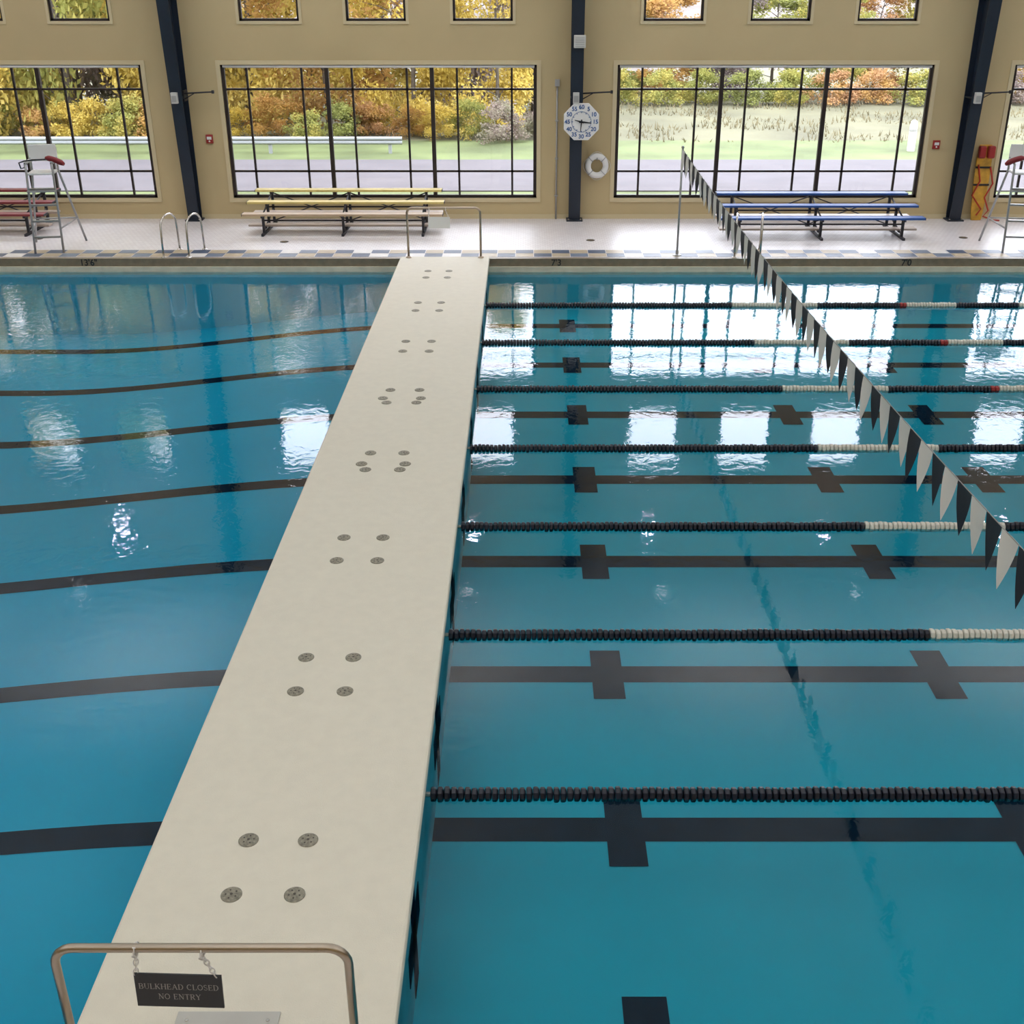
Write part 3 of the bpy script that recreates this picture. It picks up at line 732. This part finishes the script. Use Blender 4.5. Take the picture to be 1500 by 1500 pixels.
# ------------------------------------------------------------ lamps and added fill uplights
def lamp(x, y, z, k):
    o = obj('pendant_lamp', None, (x, y, z), label='high bay pendant lamp hung from the ceiling', category='lamp', group='high bay lamps')
    obj('shade', MB().lathe([(0.06, 0.32), (0.10, 0.30), (0.13, 0.18), (0.24, 0.0)], (0, 0, 0), 'greytube', 20), parent=o)
    obj('stem', MB().tube([(0, 0, 0.3), (0, 0, CZ-z)], 0.012, 'greytube', 8), parent=o)
    obj('lens', MB().lathe([(0.09, -0.03), (0.12, -0.01)], (0, 0, 0), k, 16), parent=o)
for i in range(-3, 5):
    x = -1.28+4.3*i
    lamp(x, 25.4, 7.12, 'lamp')
    lamp(x, 22.3, 7.12, 'lampdim')
def alight(x, y, z, p, sz, up):  # added area lights without fixtures, bounced off the ceiling to fill the room
    l = bpy.data.lights.new('fill_uplight', 'AREA'); l.energy = p; l.size = sz; l.color = (1.0, 0.98, 0.95)
    o = bpy.data.objects.new('fill_uplight', l); COL.objects.link(o); o.location = (x, y, z)
    if up: o.rotation_euler = (math.pi, 0, 0)
for x in (-15, -8.5, -2, 4.5, 11, 18):
    for y, p in ((1.0, 205), (7.5, 185), (14.5, 80), (21.5, 280)): alight(x, y, 5.9, p, 3.5, True)

# ------------------------------------------------------------ outdoors
gd = MB()
gd.quad([(-90, YW+0.2, -0.02), (110, YW+0.2, -0.02), (110, 41, -0.02), (-90, 41, -0.02)], 'grass')
gd.quad([(-90, 41, -0.02), (110, 41, -0.02), (110, 60, 0.2), (-90, 60, 0.2)], 'field')
gd.quad([(-90, 60, 0.2), (110, 60, 0.2), (110, 120, 0.6), (-90, 120, 0.6)], 'field')
obj('ground', gd, label='lawn and pale field outside the windows', category='ground')
obj('road', MB().box(-90, 110, 31.3, 36.6, -0.02, 0.01, 'road'), label='pale asphalt road passing outside', category='road')
hv = []; hf = []
NX, NY = 80, 8
for j in range(NY):
    for i in range(NX):
        x = -90+200*i/(NX-1); y = 66+7*j
        t = j/(NY-1); hgt = (9.5-4.0*max(0, min(1, (x+5)/20)))*math.sin(t*math.pi/2)
        hv.append((x, y+random.uniform(-1, 1), 0.2+hgt+random.uniform(0, 1.0)*(t > 0)))
for j in range(NY-1):
    for i in range(NX-1):
        a = j*NX+i; hf.append((a, a+1, a+NX+1, a+NX))
obj('wooded_hill', MB().add(hv, hf, 'hill'), label='low brown wooded hill behind the trees', category='hill')
g = obj('guardrail', None, (0, 38.0, 0.0), label='galvanized highway guardrail beside the road', category='guardrail')
pf = [(0, 0.26), (-0.05, 0.30), (-0.05, 0.34), (0, 0.38), (-0.05, 0.42), (-0.05, 0.46), (0, 0.50)]
vs = [(x, a, b) for x in (-40, -3.9) for a, b in pf]
obj('beam', MB().add(vs, [(i, i+1, i+8, i+7) for i in range(6)], 'galv'), parent=g)
for i in range(10):
    obj('post', MB().box(-4.3-3.8*i-0.05, -4.3-3.8*i+0.05, 0.01, 0.14, -0.02, 0.48, 'galv'), parent=g)
mk = MB().lathe([(0.12, 0), (0.12, 0.8), (0.10, 0.90), (0.04, 0.95)], (0, 0, 0), 'white', 16).lathe([(0.125, 0.6), (0.125, 0.68)], (0, 0, 0), 'greytube', 16)
obj('marker_post', mk, (12.4, 38.6, -0.02), label='white rounded marker post beside the road', category='post')

# trees
def tree_meshes(seed, H, W, nleaf, low=0.15, size=0.16):
    rnd = random.Random(seed)
    tr = MB(); pts = [(0, 0, -0.2), (rnd.uniform(-.1, .1), 0, H*0.25), (rnd.uniform(-.3, .3), rnd.uniform(-.2, .2), H*0.55), (rnd.uniform(-.4, .4), 0, H*0.9)]
    tr.tube(pts, [0.14, 0.10, 0.06, 0.02], 'bark', 8)
    cl = []
    for i in range(34):
        z = H*rnd.uniform(low, 0.95); f = math.sin(math.pi*min(1, max(0.15, (z/H)**0.8)))*0.8+0.25
        a = rnd.uniform(0, 2*math.pi); r = W*0.5*f*rnd.uniform(0.3, 1)
        c = Vector((r*math.cos(a), r*math.sin(a), z)); cl.append((c, rnd.uniform(0.5, 1.0)*W*0.16))
        if i % 2 == 0:
            tr.tube([(0, 0, max(0.4, z-0.8)), (c.x*0.6, c.y*0.6, z-0.2), tuple(c)], [0.035, 0.02, 0.01], 'bark', 5)
    vs = []; fs = []
    for _ in range(nleaf):
        c, R = rnd.choice(cl)
        d = Vector((rnd.gauss(0, 1), rnd.gauss(0, 1), rnd.gauss(0, .8))); d = d.normalized()*R*rnd.uniform(0.4, 1.25)
        p = c+d; u = Vector((rnd.gauss(0, 1), rnd.gauss(0, 1), rnd.gauss(0, 1))).normalized(); w = u.orthogonal().normalized()
        s = size*rnd.uniform(0.6, 1.3); o = len(vs)
        vs += [p+u*s, p+w*s*0.6, p-u*s, p-w*s*0.6]; fs.append((o, o+1, o+2, o+3))
    return tr.mesh('trunk'), vs, fs
def leafmesh(vs, fs, k): return MB().add(vs, fs, k).mesh('foliage')
variants = []
for sd, kk in ((1, 'leafY'), (2, 'leafO'), (3, 'leafG'), (4, 'leafB'), (5, 'leafY')):
    t, v, f = tree_meshes(sd, 10, 6.5, 14000, low=0.05, size=0.11)
    variants.append((t, leafmesh(v, f, kk)))
desc = {0: 'bright yellow autumn tree', 1: 'orange autumn tree', 2: 'green leafy tree', 3: 'brown thinning autumn tree', 4: 'golden yellow autumn tree'}
def tree(x, y, v, s, sz=None, z=0.0):
    r = obj('tree', None, (x, y, z), label=desc[v]+' outside the windows', category='tree', group='autumn trees')
    r.scale = (s, s, sz or s); r.rotation_euler = (0, 0, random.uniform(0, 6.28))
    obj('trunk', variants[v][0], parent=r); obj('foliage', variants[v][1], parent=r)
pat = [3, 0, 1, 4, 0, 2, 4, 0, 1, 0, 4, 2, 4, 0]
x = -31.0; i = 0
while x < 0.2:
    h = 1.45 if x < -13 else (1.15 if x < -8 else 1.15-0.06*(x+8))
    tree(x, 43.5+random.uniform(-1, 1.5), pat[i % len(pat)], 0.82*min(h, 1.15)*random.uniform(.9, 1.1), h*random.uniform(.9, 1.08))
    tree(x+1.3, 49+random.uniform(-1, 1), random.choice([1, 3, 4, 0]), 0.9*min(h, 1.15), 0.95*h, 0.1)
    x += 3.0; i += 1
for k in range(18):
    x = 1.6+k*2.3
    tree(x, 53.0+random.uniform(-.8, 1.5), random.choice([3, 2, 3, 2, 1]) if x < 13 else random.choice([0, 2, 4, 1]), 0.60*random.uniform(.85, 1.15), 0.52*random.uniform(.85, 1.1), 0.05)
t, v, f = tree_meshes(11, 2.2, 3.4, 3500, low=0.15, size=0.08)
sh = [leafmesh(v, f, 'leafG'), leafmesh(v, f, 'leafO'), leafmesh(v, f, 'leafY'), leafmesh(v, f, 'leafB')]
for k in range(26):
    x = -26+k*1.15+random.uniform(-.3, .3)
    if x > 1.5: break
    y = 41.0+random.uniform(-.3, .8)
    r = obj('shrub', sh[random.choice([0, 2, 0, 1, 3])], (x, y, 0.0), label='low green and gold shrub along the tree line', category='shrub', group='roadside shrubs', rot=(0, 0, random.uniform(0, 6)))
    s = random.uniform(0.45, 0.7); r.scale = (s, s, s*0.9)
for k in range(20):
    x = 2.0+k*1.8
    r = obj('shrub', sh[random.choice([0, 0, 3, 1])], (x, 51+random.uniform(-.6, .6), 0.05), label='scrubby bush at the far field edge', category='shrub', group='field edge shrubs', rot=(0, 0, random.uniform(0, 6)))
    r.scale = (0.7, 0.7, 0.6)
gv = []; gf = []; rg = random.Random(9)
for _ in range(6000):
    x = rg.uniform(-2, 30); y = rg.uniform(40.5, 51); h = rg.uniform(0.06, 0.24); a = rg.uniform(0, 3.14); w_ = 0.03
    if math.sin(x*0.9+y*0.7)+math.sin(x*0.37-y*1.3) < -0.1: continue
    z0 = -0.02+max(0, y-41)*0.22/19
    o = len(gv); dx, dy = w_*math.cos(a), w_*math.sin(a); lx = rg.uniform(-.1, .1)
    gv += [(x-dx, y-dy, z0), (x+dx, y+dy, z0), (x+lx, y, z0+h)]; gf.append((o, o+1, o+2))
obj('tall_grass', MB().add(gv, gf, 'straw'), label='pale dry grass tufts growing in the field', category='grass', kind='stuff')

# ------------------------------------------------------------ world + camera
w = bpy.data.worlds.new('World'); S.world = w; w.use_nodes = True
nt = w.node_tree; bg = nt.nodes['Background']
tc = nt.nodes.new('ShaderNodeTexCoord'); sp = nt.nodes.new('ShaderNodeSeparateXYZ'); mr = nt.nodes.new('ShaderNodeMapRange')
mr.inputs['From Min'].default_value = 0.02; mr.inputs['From Max'].default_value = 0.35
mr.inputs['To Min'].default_value = 4.6; mr.inputs['To Max'].default_value = 8.0
nt.links.new(tc.outputs['Generated'], sp.inputs[0]); nt.links.new(sp.outputs[2], mr.inputs['Value']); nt.links.new(mr.outputs[0], bg.inputs[1])
bg.inputs[0].default_value = (0.90, 0.94, 1.0, 1)

cam = bpy.data.cameras.new('Camera'); co = bpy.data.objects.new('Camera', cam); COL.objects.link(co)
co.location = (0, 0, 5.5); co.rotation_euler = (math.radians(90-25.5), 0, 0)
cam.sensor_width = 36; cam.lens = 1692/1500*36; cam.shift_x = -20/1500
cam.clip_start = 0.05; cam.clip_end = 400
S.camera = co
